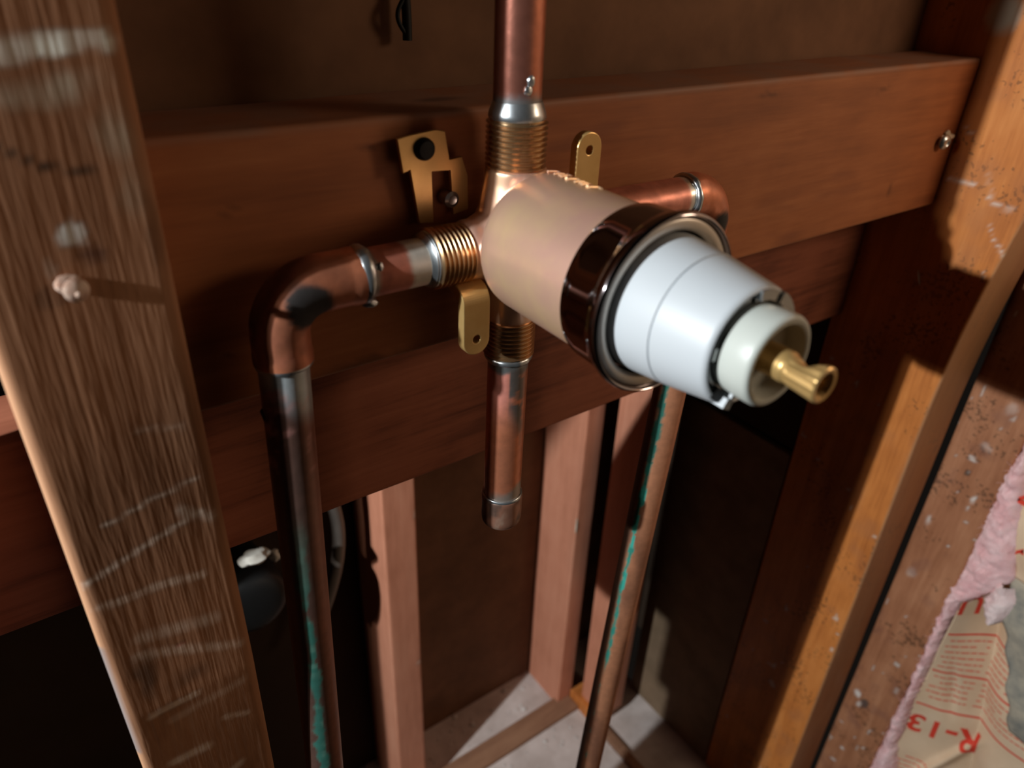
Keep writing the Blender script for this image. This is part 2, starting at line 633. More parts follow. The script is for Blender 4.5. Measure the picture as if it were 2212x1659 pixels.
for a, b, wd, al in (((3, -149), (31, -142.2), 1.3, .75), ((-5, -167), (30, -154.5), 1.7, .75), ((-3, -177.5), (26, -179.6), 2.6, .5),
                     ((25, -152), (33, -158), 3, .55), ((2, -203), (32, -217), 3.2, .4), ((0, -232.5), (15, -232), 2.6, .75),
                     ((2, -262), (14, -263), 3.5, .7), ((22, -252), (30, -256), 2.2, .55), ((6, -240), (30, -236), 3, .3),
                     ((18, -120), (30, -124), 1.6, .3), ((5, -290), (24, -284), 3.5, .5), ((4, -196), (26, -200), 4, .35)):
    over(Wr, front * seg_mask(P2n * .35 + P2 * .65, a, b, wd, .9) * al * (.5 + .5 * strk), grey)
over(Wr, front * ell_mask(P2n, (2, -214), (5, 15), .8) * .65, (.045, .028, .02))
over(Wr, front * ell_mask(P2n, (14, -222), (10, 6), .9) * .4, (.06, .035, .025))
over(Wr, front * ell_mask(P2n, (12.3, -206.3), (2.2, 1.6), .5) * .9, (.40, .17, .11))
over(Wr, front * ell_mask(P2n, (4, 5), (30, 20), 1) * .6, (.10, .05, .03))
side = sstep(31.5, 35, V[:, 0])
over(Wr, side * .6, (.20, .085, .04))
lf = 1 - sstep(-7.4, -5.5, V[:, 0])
over(Wr, lf * .8, (.55, .30, .17))  # left edge lightened, the torch light on it put into the colour
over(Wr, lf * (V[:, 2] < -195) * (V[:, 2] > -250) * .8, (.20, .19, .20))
o = put('wall_stud', V, F, M['rough_stud'], base=(14, 228, -800), wear_and_light=Wr)
tag(o, 'dark rough-sawn stud close to the camera with white plaster streaks across its face', 'stud')


# stud at the far end of the blocking boards
def warp_a(V):
    V = V.copy()
    k = np.clip(V[:, 2] + 300, 0, 400)
    f = 1 - sstep(180, 269, V[:, 1])
    V[:, 1] -= f * .00042 * k ** 2 * (k < 260) + f * (k >= 260) * 28
    return V


V, F = beam((500, 551, 180.5, 269, -800, 230), 'z', (1.8, 2.6), 2.2, .5, 23, warp_a)
Wr = wear_and_light_of(len(V))
Q = V[:, [1, 2]].copy()
Qn = Q + np.stack([(vnoise(V, .12, 41) - .5) * 5, (vnoise(V, .12, 42) - .5) * 5], 1)
lf = V[:, 0] < 504
ptch = vnoise(V, .05, 43, 3)
over(Wr, lf * sstep(.5, .75, ptch) * .4, (.40, .15, .06))
for a, b, wd, al in (((217, -118.5), (203, -117.5), 1.5, .7), ((192, -124.5), (178, -128.5), 1.8, .8), ((181, -147), (170, -157), 1.6, .7),
                     ((219, -86), (212, -92), 1.4, .5), ((196, -112), (190, -122), 1.4, .5), ((184, -140), (181, -146), 1.2, .6),
                     ((180, -165), (178, -172), 1.5, .5), ((176, -330), (171, -352), 1.3, .5)):
    over(Wr, lf * seg_mask(Qn, a, b, wd, .9) * al, (.75, .62, .52))
over(Wr, lf * ell_mask(Qn, (219, -26), (12, 14), .6) * .9, (.55, .52, .42))
over(Wr, (1 - sstep(-1.5, 1.0, V[:, 1] - warp_a(np.stack([V[:, 0], 0 * V[:, 1] + 181.5, V[:, 2]], 1))[:, 1])) * .8, (.46, .27, .15))  # front face toned apart, making up for the weak light on it
sp = (vnoise(V, .16, 44, 1) > .87) & (V[:, 0] < 508)
over(Wr, sp * .6 * (V[:, 2] < -250), (.70, .62, .52))
o = put('wall_stud', V, F, M['stud_orange'], base=(528, 225, -800), wear_and_light=Wr)
tag(o, 'orange-brown stud that the blocking boards butt against, crossed by the valve shadow', 'stud')

# corner stud next to the insulation
V, F = beam((560, 648, 134, 179.5, -800, 230), 'z', (1.8, 2.6), 2.5, .6, 25)
Wr = wear_and_light_of(len(V))
Q = V[:, [1, 2]].copy()
Qn = Q + np.stack([(vnoise(V, .12, 51) - .5) * 6, (vnoise(V, .12, 52) - .5) * 6], 1)
lf = V[:, 0] < 566
for c, r, al in (((160, -325), (5, 3), .8), ((147, -357), (2.2, 5), .95), ((149, -366), (2, 4), .9), ((151, -407), (2.2, 1.8), .9),
                 ((170, -612), (4, 6), .85), ((165, -622), (3, 5), .7), ((147, -645), (1.5, 6), .85), ((166, -714), (4, 3), .8),
                 ((158, -494), (2, 2), .9), ((171, -395), (3, 8), .4), ((164, -690), (2.5, 3), .9), ((157, -665), (2, 2), .8),
                 ((155, -311), (6, 4), .35), ((168, -450), (5, 8), .3), ((150, -275), (5, 8), .3), ((173, -660), (2, 3), .7)):
    over(Wr, lf * ell_mask(Qn, c, r, .7) * al, (.78, .72, .66))
over(Wr, lf * ell_mask(Qn, (160, -617), (4.5, 8), .4) * .85, (.07, .06, .055))
over(Wr, lf * ell_mask(Qn, (168, -612), (2.5, 6), .6) * .8, (.78, .72, .66))
over(Wr, lf * ell_mask(Q, (159.5, -338), (2.6, 3.2), .4) * .85, (.07, .05, .04))
over(Wr, lf * ell_mask(Q, (159.0, -337.5), (1.2, 1.5), .4) * .8, (.35, .28, .24))
sp = (vnoise(V, .2, 54, 1) > .88) & lf
over(Wr, sp * .6, (.72, .65, .58))
over(Wr, lf * sstep(.55, .8, vnoise(V, .06, 55)) * .5, (.22, .09, .06))
o = put('wall_stud', V, F, M['stud_brown'], base=(604, 155, -800), wear_and_light=Wr)
tag(o, 'brown paint-flecked corner stud with a black crack along one edge, beside the pink insulation', 'stud')

# studs at the back of the cavity
V, F = beam((192.5, 222.5, 421, 481, -800, -150), 'z', (2.2, 5), 1.5, .7, 27)
Wr = wear_and_light_of(len(V))
Q = V[:, [0, 2]]
for c, r in (((221, -408), (2, 4)), ((217, -446), (1.2, 1.2)), ((220, -590), (4, 3)), ((210, -380), (.8, .8))):
    over(Wr, ell_mask(Q + (vnoise(V, .3, 3)[:, None] - .5) * 3, c, r, .6) * .7, (.72, .52, .42))
o = put('wall_stud', V, F, M['stud_pink'], base=(207, 450, -800), wear_and_light=Wr)
tag(o, 'slim pale pinkish stud standing alone at the back, between the two green-stained pipes', 'stud')
V, F = beam((406, 428, 421.5, 481, -800, -100), 'z', (2.2, 5), 1.2, .5, 29)
o = put('wall_stud', V, F, M['stud_pink'], base=(417, 450, -800))
tag(o, 'pinkish stud in the back corner with a white drip on its edge', 'stud')
V, F = beam((430, 462, 369, 407, -781, -100), 'z', (2.6, 5), 1.2, .5, 30)
o = put('wall_stud', V, F, M['stud_pink'], base=(446, 388, -781))
tag(o, 'pinkish stud just in front of the back corner, standing on the short sole plate', 'stud')
V, F = ball((406, 421.6, -512), (.8, .8, 10), 3, .3)
tag(put('paint_drip', V, F, M['splinter'], base=(406, 421.6, -512)), 'small white drip stuck on the edge of the corner stud', 'drip')

# unseen upright block, added to keep torch light off the lower board
V, F = beam((-84, -68, 226, 257.5, -260, -62), 'z', (4, 8), 1.2, .4, 33)
tag(put('shade_block', V, F, M['stud_pink'], base=(-76, 246, -260)), 'unseen upright block added to shade the end of the lower board', 'timber')

# sole plate and floor strip
V, F = beam((424, 463, 385, 420, -800, -781.5), 'y', (3, 5), .8, .3, 34)
tag(put('sole_plate', V, F, M['stud_orange'], base=(444, 402, -800)), 'short orange wooden block on the floor under the back corner studs', 'timber')
V, F = beam((424, 434, 230, 384, -800, -792), 'y', (3, 6), .8, .3, 37)
tag(put('floor_strip', V, F, M['strip'], base=(429, 310, -800)), 'narrow brown strip of wood on the floor running towards the camera', 'timber')
V, F = beam((90, 423, 403, 429, -800, -793), 'x', (3, 6), .8, .4, 35)
tag(put('floor_strip', V, F, M['strip'], base=(260, 416, -800)), 'thin brown wooden strip lying across the dusty floor', 'timber')

# debris on the floor: uncountable crumbs
parts = []
for i in range(230):
    x, y = rng.uniform(200, 490), rng.uniform(300, 478)
    if 401 < y < 431 or (x > 418 and y < 425) or (190 < x < 226 and 418 < y < 450):
        continue
    if x > 404 and y > 419:
        continue
    r = rng.uniform(.5, 1.7) if rng.random() < .9 else rng.uniform(2.2, 3.6)
    parts.append(ball((x, y, -799.8 + r * .4), (r * rng.uniform(.8, 1.5), r * rng.uniform(.8, 1.5), r * .7), i, .4, 1))
V, F = weld(*parts)
tag(put('plaster_crumbs', V, F, M['debris'], base=(340, 390, -800)), 'pale plaster crumbs scattered over the dusty floor', 'debris', kind='stuff')

# ------------------------------------------------------------------ blocking boards
V, F = beam((36.9, 499, 222, 260.5, -136.5, -49), 'x', (1.8, 3), 1.8, .5, 36)
Wr = wear_and_light_of(len(V))
Q = V[:, [0, 2]].copy()
topm = sstep(-52.5, -49.5, V[:, 2])
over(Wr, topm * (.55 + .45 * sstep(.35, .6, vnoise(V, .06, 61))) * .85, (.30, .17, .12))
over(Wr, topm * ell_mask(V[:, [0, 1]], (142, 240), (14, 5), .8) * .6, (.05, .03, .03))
over(Wr, (V[:, 1] < 226) * (1 - sstep(-58, -50, V[:, 2])) * sstep(.6, .8, vnoise(V, (.02, .1, .1), 62)) * .4, (.16, .05, .03))
for c, r in (((105, -58), (4, 2)), ((100, -135), (30, 3)), ((72, -134), (8, 2.4)), ((52, -118), (3, 2)), ((60, -72), (3, 1.5)), ((440, -118), (3, 7)), ((402, -60), (8, 2)), ((306, -56), (10, 2))):
    over(Wr, (V[:, 1] < 226) * ell_mask(Q + (vnoise(V, .2, 63)[:, None] - .5) * 4, c, r, .8) * .5, (.06, .025, .015))
over(Wr, (1 - sstep(-136, -134.6, V[:, 2])) * .6, (.42, .22, .13))  # bottom front edge painted lighter, as if catching the light
o = put('blocking_board', V, F, M['block'], base=(268, 241, -136), wear_and_light=Wr)
tag(o, 'wide red-brown board running behind the valve, its dusty top edge showing', 'board')
V, F = beam((-62, 499, 261, 263.2 + 35.5, -230.5, -150.5), 'x', (2.2, 4), 1.4, .5, 38)
V[:, 2] = np.where(V[:, 2] > -200, V[:, 2] - 1.0, V[:, 2])
o = put('blocking_board', V, F, M['block_low'], base=(220, 280, -230))
tag(o, 'second, darker coarse-grained board tucked below and behind the red-brown board', 'board')

# ------------------------------------------------------------------ copper pipes
CLEAN, DULL, SOOT = (.60, .205, .105), (.20, .075, .045), (.015, .011, .010)
PINK, SOLDER, GREEN, GREENB = (.66, .25, .21), (.50, .51, .50), (.014, .10, .075), (.03, .32, .25)


class Paint:
    def __init__(s, V, N, base, metal, rough):
        s.V, s.N = V, N
        n = len(V)
        s.c = np.tile(np.array(base, float), (n, 1))
        s.m = np.tile(np.array((metal, rough, 0.)), (n, 1))

    def lay(s, mask, col, metal, rough):
        a = np.clip(mask, 0, 1)[:, None]
        s.c = s.c * (1 - a) + np.array(col) * a
        s.m = s.m * (1 - a) + np.array((metal, rough, 0.)) * a

    def nz(s, scale, seed, oct=3):
        return vnoise(s.V, scale, seed, oct)


def tube_part(name, parent, path, rad, paint, seg=56):
    V, F, N, L = sweep(path, rad, seg)
    p = paint(V, N, L)
    return put(name, V, F, M['copper'], parent, col=p.c, mr=p.m, angle=50)


def line(a, b, step):
    n = max(2, int(np.linalg.norm(np.subtract(b, a)) / step) + 1)
    return np.linspace(a, b, n)


def solder_ring(parent, c, d, r, t, seed, name='solder_joint'):
    """lumpy bead of solder round a pipe"""
    d, a, b = frame_of(d)
    n, k = 64, 12
    V, F = [], []
    th = np.arange(n) * 2 * PI / n
    cen = np.asarray(c) + r * (np.outer(np.cos(th), a) + np.outer(np.sin(th), b))
    tt = t * (.65 + .9 * vnoise(cen, .25, seed, 2))
    for i in range(n):
        rad = (cen[i] - np.asarray(c)) / r
        for j in range(k):
            f = 2 * PI * j / k
            V.append(cen[i] + rad * math.cos(f) * tt[i] + d * math.sin(f) * tt[i] * 1.3)
    for i in range(n):
        for j in range(k):
            F.append((i * k + j, ((i + 1) % n) * k + j, ((i + 1) % n) * k + (j + 1) % k, i * k + (j + 1) % k))
    return tag(put(name, np.array(V), F, M['steel'], parent), 'dull silver solder bead')


def elbow_path(p0, corner, p1, R, step=1.2):
    p0, c, p1 = map(lambda q: np.array(q, float), (p0, corner, p1))
    d0 = (c - p0) / np.linalg.norm(c - p0)
    d1 = (p1 - c) / np.linalg.norm(p1 - c)
    a, b = c - d0 * R, c + d1 * R
    o = c - d0 * R + d1 * R
    arc = [o + R * (-d1 * math.cos(t) + d0 * math.sin(t)) for t in np.linspace(0, PI / 2, 16)]
    return np.concatenate([line(p0, a, step)[:-1], arc, line(b, p1, step)[1:]])


# left pipe run
PY = 205.0
lp = thing('copper_pipe', (64, PY, -800), 'old copper pipe with a dark sooty elbow and green verdigris streak, before the rough stud', 'pipe')
LX, LZ = 64.3, -92.6


def paint_left_long(V, N, L):
    p = Paint(V, N, (.095, .052, .04), .3, .45)
    v = np.array([-V[:, 0].mean(), -PY, 0])
    lft = np.array([-.93, .36, 0])
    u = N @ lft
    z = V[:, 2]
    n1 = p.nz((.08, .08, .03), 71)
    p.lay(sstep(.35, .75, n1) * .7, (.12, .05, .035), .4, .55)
    p.lay(sstep(.3, .7, -u) * (.4 + .6 * n1), (.26, .10, .065), .4, .40)  # right flank reddened, bounced light put into the colour
    # solder washed down from the elbow
    tri = sstep(-134, -121, z - 7 * u) * (z < -112)
    p.lay(tri, (.46, .49, .50), .45, .34)
    p.lay(sstep(-165, -150, z) * sstep(.55, .8, p.nz(.22, 72)) * .8 * (z < -122), (.50, .23, .20), .3, .5)
    zc = np.stack([0 * z, 0 * z, z], 1)
    c = -.02 + .45 * (vnoise(zc, .03, 73, 3) - .5) + .0008 * (z + 250)
    wd = .10 + .34 * vnoise(zc, .05, 74, 3)
    rag = wd - np.abs(u - c) + .5 * (vnoise(V, .22, 75, 3) - .5)
    facing = N @ np.array([-.3, -.95, 0])
    fade = 1 - sstep(-235, -165, z)
    g = sstep(-.02, .14, rag) * (facing > -.2)
    p.lay(g * (.25 + .75 * fade) * sstep(0, .15, fade), GREEN, 0, .85)
    p.lay(g * sstep(.55, .75, p.nz(.2, 76)) * fade * .8, (.06, .16, .12), 0, .9)
    return p


tube_part('pipe', lp, line((LX, PY + .8, -108), (42.6, 204.3, -800), 1.3), 7.95, paint_left_long)


def paint_left_short(V, N, L):
    p = Paint(V, N, (.50, .17, .11), .45, .42)
    x = V[:, 0]
    p.lay(sstep(.45, .75, p.nz(.18, 81)) * .7, (.24, .07, .045), .3, .5)
    p.lay(sstep(105.5, 107.5, x + 2 * (p.nz(.3, 82) - .5)), (.66, .60, .52), .45, .36)
    p.lay((1 - sstep(94, 96, x + 3 * (p.nz(.3, 83) - .5))), (.45, .40, .34), .8, .35)
    return p


tube_part('pipe', lp, line((86, PY, LZ), (115.5, PY, LZ), .9), 7.95, paint_left_short)


def paint_left_elbow(V, N, L):
    p = Paint(V, N, CLEAN, .5, .38)
    c = np.array([LX + 14, PY, LZ - 14])
    x, z = V[:, 0], V[:, 2]
    p.lay(sstep(.4, .75, p.nz(.12, 91)) * .6, DULL, .45, .45)
    inner = N @ (np.array([.7, -.35, -.62]))
    near = np.exp(-(((x - 71.5) / 9) ** 2 + ((z + 96) / 8.5) ** 2)) * (N[:, 1] < .3)
    p.lay(sstep(.38, .62, near + .4 * (p.nz(.14, 92) - .5)), SOOT, .1, .7)
    outer = N @ np.array([-.8, .1, .6])
    p.lay(sstep(.55, .9, outer) * .85, (.03, .018, .016), .3, .5)  # outer flank near black, dark reflections put into the colour
    p.lay((z < -104) * sstep(.35, .8, p.nz(.25, 93)) * .6, (.60, .20, .12), .5, .36)
    return p


ep = elbow_path((90.5, PY, LZ), (LX, PY + .8, LZ), (LX, PY + .8, -115.5), 14)
er = np.full(len(ep), 9.1)
er[:3] = 9.35
er[-3:] = 9.35
tube_part('elbow', lp, ep, er, paint_left_elbow)
solder_ring(lp, (91.6, PY, LZ), (1, 0, 0), 8.1, 1.5, 1)
solder_ring(lp, (LX, PY + .8, -116), (0, 0, 1), 8.2, .9, 2)
V1 = ball((93.0, 201.0, LZ - 8.4), (2.6, 1.6, 1.5), 5, .3)
V2 = ball((95.5, 198.8, LZ + 3.5), (1.6, 1.1, 2.0), 6, .3)
V, F = weld(V1, V2)
tag(put('solder_drip', V, F, M['steel'], lp), 'silver drips of solder')
V, F = weld(ball((57.2, 206.5, -134), (2.2, 2.6, 3.6), 8, .35), ball((57.6, 206.5, -141.5), (1.6, 1.8, 2.4), 9, .35))
tag(put('solder_drip', V, F, M['rubber'], lp), 'burnt black drips on the side of the pipe')

# riser
rp_ = thing('copper_pipe', (151, PY, -46), 'copper riser pipe going straight up from the top of the valve', 'pipe')


def paint_riser(V, N, L):
    p = Paint(V, N, (.34, .125, .085), .75, .30)
    z = V[:, 2]
    u = N @ np.array([-.8, .6, 0])
    p.lay(sstep(.4, .7, p.nz((.1, .1, .04), 101)) * .6, (.22, .085, .065), .75, .30)
    p.lay(sstep(.2, .7, -u) * .6, (.58, .20, .11), .6, .34)  # right flank painted orange for the glow reflected off the stud
    p.lay((1 - sstep(-43.6, -41.5, z + 2 * (p.nz(.3, 102) - .5))), (.20, .19, .19), .6, .4)
    return p


tube_part('pipe', rp_, line((151, PY, -50), (150, PY, 150), 1.6), 7.95, paint_riser)
V, F = weld(ball((150.2, 197.1, -37.6), (1.5, .8, 2.0), 11, .35), ball((149.4, 197.0, -40.2), (1.6, .7, 1.5), 12, .3))
tag(put('solder_drip', V, F, M['steel'], rp_), 'silver spot of solder')

# capped stub under the valve
sp_ = thing('copper_pipe', (151, PY, -222), 'short capped copper stub hanging straight down from the valve', 'pipe')


def paint_stub(V, N, L):
    p = Paint(V, N, CLEAN, .6, .33)
    z = V[:, 2]
    u = N @ np.array([-.8, .6, 0])
    p.lay(sstep(.45, .8, p.nz((.12, .12, .04), 111)) * .5, (.36, .14, .08), .6, .35)
    p.lay(sstep(-172, -150, z) * sstep(-.6, .1, u) * .75, PINK, .25, .45)
    top = sstep(-143.5, -141.5, z + 3 * (p.nz(.25, 112) - .5))
    p.lay(top, (.22, .22, .21), .7, .38)
    run = sstep(-168, -150, z - 24 * (u + .15)) * (u < -.12) * sstep(-.95, -.6, u + .1)
    p.lay(run * sstep(.3, .5, p.nz(.2, 113)), (.13, .11, .10), .5, .45)
    p.lay((1 - sstep(-204, -199, z + 10 * (p.nz(.12, 114) - .5) + 5 * u)) * .9, (.33, .29, .25), .6, .4)
    return p


tube_part('pipe', sp_, line((151.3, PY, -136), (150.8, PY, -208), .9), 7.95, paint_stub)


def paint_cap(V, N, L):
    p = Paint(V, N, (.34, .16, .105), .55, .38)
    p.lay(sstep(.42, .6, p.nz(.14, 115)) * .85, (.07, .045, .035), .3, .5)
    p.lay(sstep(.6, .75, p.nz(.2, 116)) * .5, (.50, .36, .27), .6, .36)
    return p


cz = [-206.2, -206.6, -207.4, -209, -211, -213, -215, -217, -219, -220.6, -221.8, -222.4, -222.6]
cr = [8.2, 8.75, 8.95, 8.9, 8.85, 8.85, 8.85, 8.85, 8.8, 8.5, 7.6, 6.2, 3.0]
tube_part('pipe_cap', sp_, np.array([(150.8, PY, z) for z in cz]), cr, paint_cap)
solder_ring(sp_, (150.8, PY, -206.3), (0, 0, 1), 8.1, .7, 4)

# right pipe run, with its elbow
rr_ = thing('copper_pipe', (224, 213, -800), 'far copper pipe behind the white cartridge, bright green patches down one side', 'pipe')
RX, RZ = 252.3, -87.5


def paint_right_long(V, N, L):
    p = Paint(V, N, (.50, .21, .11), .3, .42)
    z = V[:, 2]
    fw = np.array([.775, .632, 0])
    lf_ = np.array([-.632, .775, 0])
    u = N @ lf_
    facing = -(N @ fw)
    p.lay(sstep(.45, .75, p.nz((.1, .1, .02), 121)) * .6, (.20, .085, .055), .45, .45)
    p.lay(sstep(.35, .8, u) * .85, (.05, .035, .028), .3, .6)  # left flank darkened, the rough stud's shadow put into the colour
    zc = np.stack([0 * z, 0 * z, z], 1)
    c = .36 + .30 * (vnoise(zc, .035, 122, 3) - .5)
    wd = .16 * sstep(.40, .62, vnoise(zc, .022, 123, 2)) + .10 * vnoise(zc, .12, 126, 2) - .05
    fine = .34 * (vnoise(V, .28, 124, 3) - .5)
    p.lay(sstep(-.03, .10, wd - np.abs(u - c) + fine) * (facing > -.1), (.02, .20, .15), 0, .85)
    p.lay((z > -225) * sstep(-.02, .12, .28 - np.abs(u - .30) + fine) * (facing > -.2), (.015, .11, .08), 0, .85)
    for zc_, hz, hu in ((-246, 8, .20), (-262, 4, .12), (-277, 5, .10), (-306, 9, .09)):
        d_ = 1 - ((z - zc_ + 10 * fine) / hz) ** 2 - ((u - .30 + .3 * fine) / (hu * 1.4)) ** 2
        p.lay(sstep(0, .3, d_) * (facing > 0), GREENB, 0, .85)
    low = 1 - sstep(-680, -600, z)
    p.lay((1 - sstep(.2, .55, np.abs(u + .25))) * low * .7, (.13, .25, .17), 0, .8)
    return p


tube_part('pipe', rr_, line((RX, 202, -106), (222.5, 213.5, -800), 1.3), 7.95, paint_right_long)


def paint_right_elbow(V, N, L):
    p = Paint(V, N, CLEAN, .5, .40)
    p.lay(sstep(.45, .75, p.nz(.12, 131)) * .6, (.36, .13, .075), .5, .42)
    near = np.exp(-(((V[:, 0] - 252) / 8) ** 2 + ((V[:, 2] + 99) / 7) ** 2))
    p.lay(sstep(.45, .8, near + .5 * (p.nz(.2, 132) - .5)) * (N[:, 1] < .3), SOOT, .1, .7)
    return p


ep = elbow_path((237, 202.3, RZ), (RX, 202, RZ), (RX, 202, -111), 13)
er = np.full(len(ep), 9.1)
er[:3] = 9.3
er[-3:] = 9.3
tube_part('elbow', rr_, ep, er, paint_right_elbow)


def paint_right_short(V, N, L):
    p = Paint(V, N, (.60, .22, .15), .45, .40)
    p.lay(sstep(.45, .75, p.nz(.18, 141)) * .5, (.34, .11, .07), .4, .45)
    p.lay(sstep(231, 233, V[:, 0]), (.62, .58, .52), .8, .3)
    return p


tube_part('pipe', rr_, line((186, 204, RZ), (239, 202.4, RZ), .9), 7.95, paint_right_short)
solder_ring(rr_, (236.5, 202.4, RZ), (1, 0, 0), 8.3, 1.2, 6)

# ------------------------------------------------------------------ shower valve
AX, AZ = 151.3, -88.0
vt = thing('shower_valve', (AX, 205, AZ), 'bronze shower valve with chrome ring and white plastic cartridge pointing into the room', 'valve')


def sphere_at(c, r):
    return ball(c, (r, r, r), 0, 0.0, 4)


parts = [lathe((AX, 214, AZ), (0, -1, 0), [(0, 0), (0, 9), (6, 12.5), (12, 14.5), (16, 16.6), (19, 19.4), (21.5, 22.2), (24, 23.5), (27, 23.9), (72, 24.0), (73, 0)], 96),
         sphere_at((AX, 206, AZ), 14.2),
         lathe((AX, 205, -92), (-1, 0, 0), [(0, 0), (0, 13.6), (8, 13.2), (12.5, 12.0), (15.5, 10.8), (17.2, 10.1), (17.6, 10.5), (20.3, 10.4), (20.6, 9.6), (22, 9.4), (22.5, 0)], 64),
         lathe((AX, 205, -89), (1, 0, 0), [(0, 0), (0, 13.6), (9, 13), (13, 12), (17, 10.6), (26, 9.9), (27, 0)], 64),
         lathe((151.4, 205, AZ), (0, 0, 1), [(0, 0), (0, 13), (9, 12.4), (15, 11.4), (18, 10.9), (22.5, 10.6), (23, 0)], 64),
         lathe((151.4, 205, AZ), (0, 0, -1), [(0, 0), (0, 13), (12, 12.4), (17, 11.4), (24, 10.2), (34, 9.6), (35, 0)], 64)]
V, F = weld(*parts)
vb = put('body', V, F, M['brassbody'], vt)
md = vb.modifiers.new('r', 'REMESH')
md.mode = 'VOXEL'
md.voxel_size = .00062
ms = vb.modifiers.new('s', 'SMOOTH')
ms.factor = .5
ms.iterations = 10
dg = bpy.context.evaluated_depsgraph_get()
me = bpy.data.meshes.new_from_object(vb.evaluated_get(dg))
vb.modifiers.clear()
old = vb.data
vb.data = me
bpy.data.meshes.remove(old)
me.name = 'body'
me.materials.clear()
me.materials.append(M['brassbody'])
me.shade_smooth()


def threads(c, d, length, r, pitch=1.75, depth=.95, lead=0.0, bore=8.2):
    prof = [(0, bore), (0, r - depth), (.3, r - depth)]
    h = .3
    while h < length - pitch * .6:
        prof += [(h + pitch * .12, r - depth), (h + pitch * .45, r), (h + pitch * .58, r), (h + pitch * .92, r - depth)]
        h += pitch
    prof += [(length, r - depth), (length, bore)]
    return lathe(c, d, prof, 64)


for nm, c, d, ln_, r in (('left', (130.6, PY, -92.4), (-1, 0, 0), 14.6, 10.4), ('right', (176, PY, -89), (1, 0, 0), 14, 10.4),
                         ('up', (151.3, PY, -66.2), (0, 0, 1), 16.5, 10.4), ('down', (151.3, PY, -121), (0, 0, -1), 16.5, 9.9)):
    V, F = threads(c, d, ln_, r)
    tag(put('threaded_port', V, F, M['thread'], vt, angle=25), 'brass pipe thread')
V, F = lathe((151.2, PY, -49.9), (0, 0, 1), [(0, 9.4), (.6, 9.7), (2.2, 9.4), (4.4, 8.6), (5.6, 8.1), (5.6, 7.6)], 48)
tag(put('solder_joint', V, F, M['steel'], vt), 'grey solder fillet')
V, F = lathe((116.6, PY, -92.4), (-1, 0, 0), [(0, 9.6), (.8, 9.6), (1.0, 9.2), (1.5, 9.3), (1.8, 8.9), (3.0, 8.1), (3, 7.6)], 48)
tag(put('solder_joint', V, F, M['steel'], vt), 'bluish silver solder bead')
solder_ring(vt, (151.3, PY, -138.2), (0, 0, 1), 8.5, 1.0, 7)

# chrome ring
V, F = lathe((AX, 147.5, AZ), (0, -1, 0), [(0, 22.5), (0, 24.9), (.5, 25.2), (4, 25.35), (11.5, 25.9), (13.5, 26.2), (14.3, 26.9), (15.6, 27.3), (17.2, 27.3), (17.9, 27.0),
                                           (18.1, 26.5), (17.7, 26.0), (16.9, 25.7), (16.3, 25.3), (16.0, 24.8), (15.3, 22.6), (14.9, 22.2), (14.0, 21.9), (8, 21.6), (3, 21.2)], 128)
tag(put('retaining_ring', V, F, M['chrome'], vt, angle=50), 'polished chrome retaining ring')
V, F = lathe((AX, 147.5, AZ), (0, -1, 0), [(15.6, 21.7), (16.3, 21.9), (16.9, 22.4), (17.3, 23.2), (17.4, 24.4), (17.0, 25.2), (16.2, 25.5)], 96)  # ring's inner face split off to carry a painted beige reflection
tag(put('ring_reflection', V, F, M['ring_reflection'], vt), 'inner face of the chrome ring with its beige reflection painted on')

# white cartridge
prof = [(0, 19), (0, 21.2), (1, 21.3), (18.7, 19.45), (18.9, 18.9), (19.2, 18.9), (19.4, 19.35), (34.6, 16.95), (35.5, 16.7), (36.1, 16.1), (36.2, 15.7), (35.8, 15.3), (30, 15.1), (29.6, 14.6), (29.6, 11), (10, 11)]
V, F = lathe((AX, 136.5, AZ), (0, -1, 0), prof, 128)
ct = tag(put('cartridge', V, F, M['white'], vt, angle=40), 'white plastic cartridge')
prof = [(-2, 12.3), (5.0, 12.3), (8.5, 12.7), (13.0, 12.7), (13.9, 12.3), (14.3, 11.7), (14.3, 10.9), (14.0, 10.3), (11.5, 9.9), (9.6, 9.6), (9.4, 9.0), (9.4, 0)]
V, F = lathe((AX, 105.2, AZ), (0, -1, 0), prof, 96)
vt_b = vt['_b']


def sub(name, V, F, mat, par, lab=None, angle=40):
    o = put(name, V, F, mat, vt, angle=angle)
    o.parent = par
    if lab:
        o['label'] = lab
    return o


sub('collar', V, F, M['collar'], ct, 'off-white hollow nylon collar')


def arc_block(r0, r1, y0, y1, a0, a1, n=14):
    """block bent round the valve axis; angles in degrees, 0 = +x, 90 = up"""
    V, F = [], []
    for i in range(n + 1):
        t = math.radians(a0 + (a1 - a0) * i / n)
        for r, y in ((r0, y0), (r1, y0), (r1, y1), (r0, y1)):
            V.append((AX + r * math.cos(t), y, AZ + r * math.sin(t)))
    for i in range(n):
        for k in range(4):
            k2 = (k + 1) % 4
            F.append((i * 4 + k, i * 4 + k2, (i + 1) * 4 + k2, (i + 1) * 4 + k))
    F += [(3, 2, 1, 0), (n * 4, n * 4 + 1, n * 4 + 2, n * 4 + 3)]
    return np.array(V), F


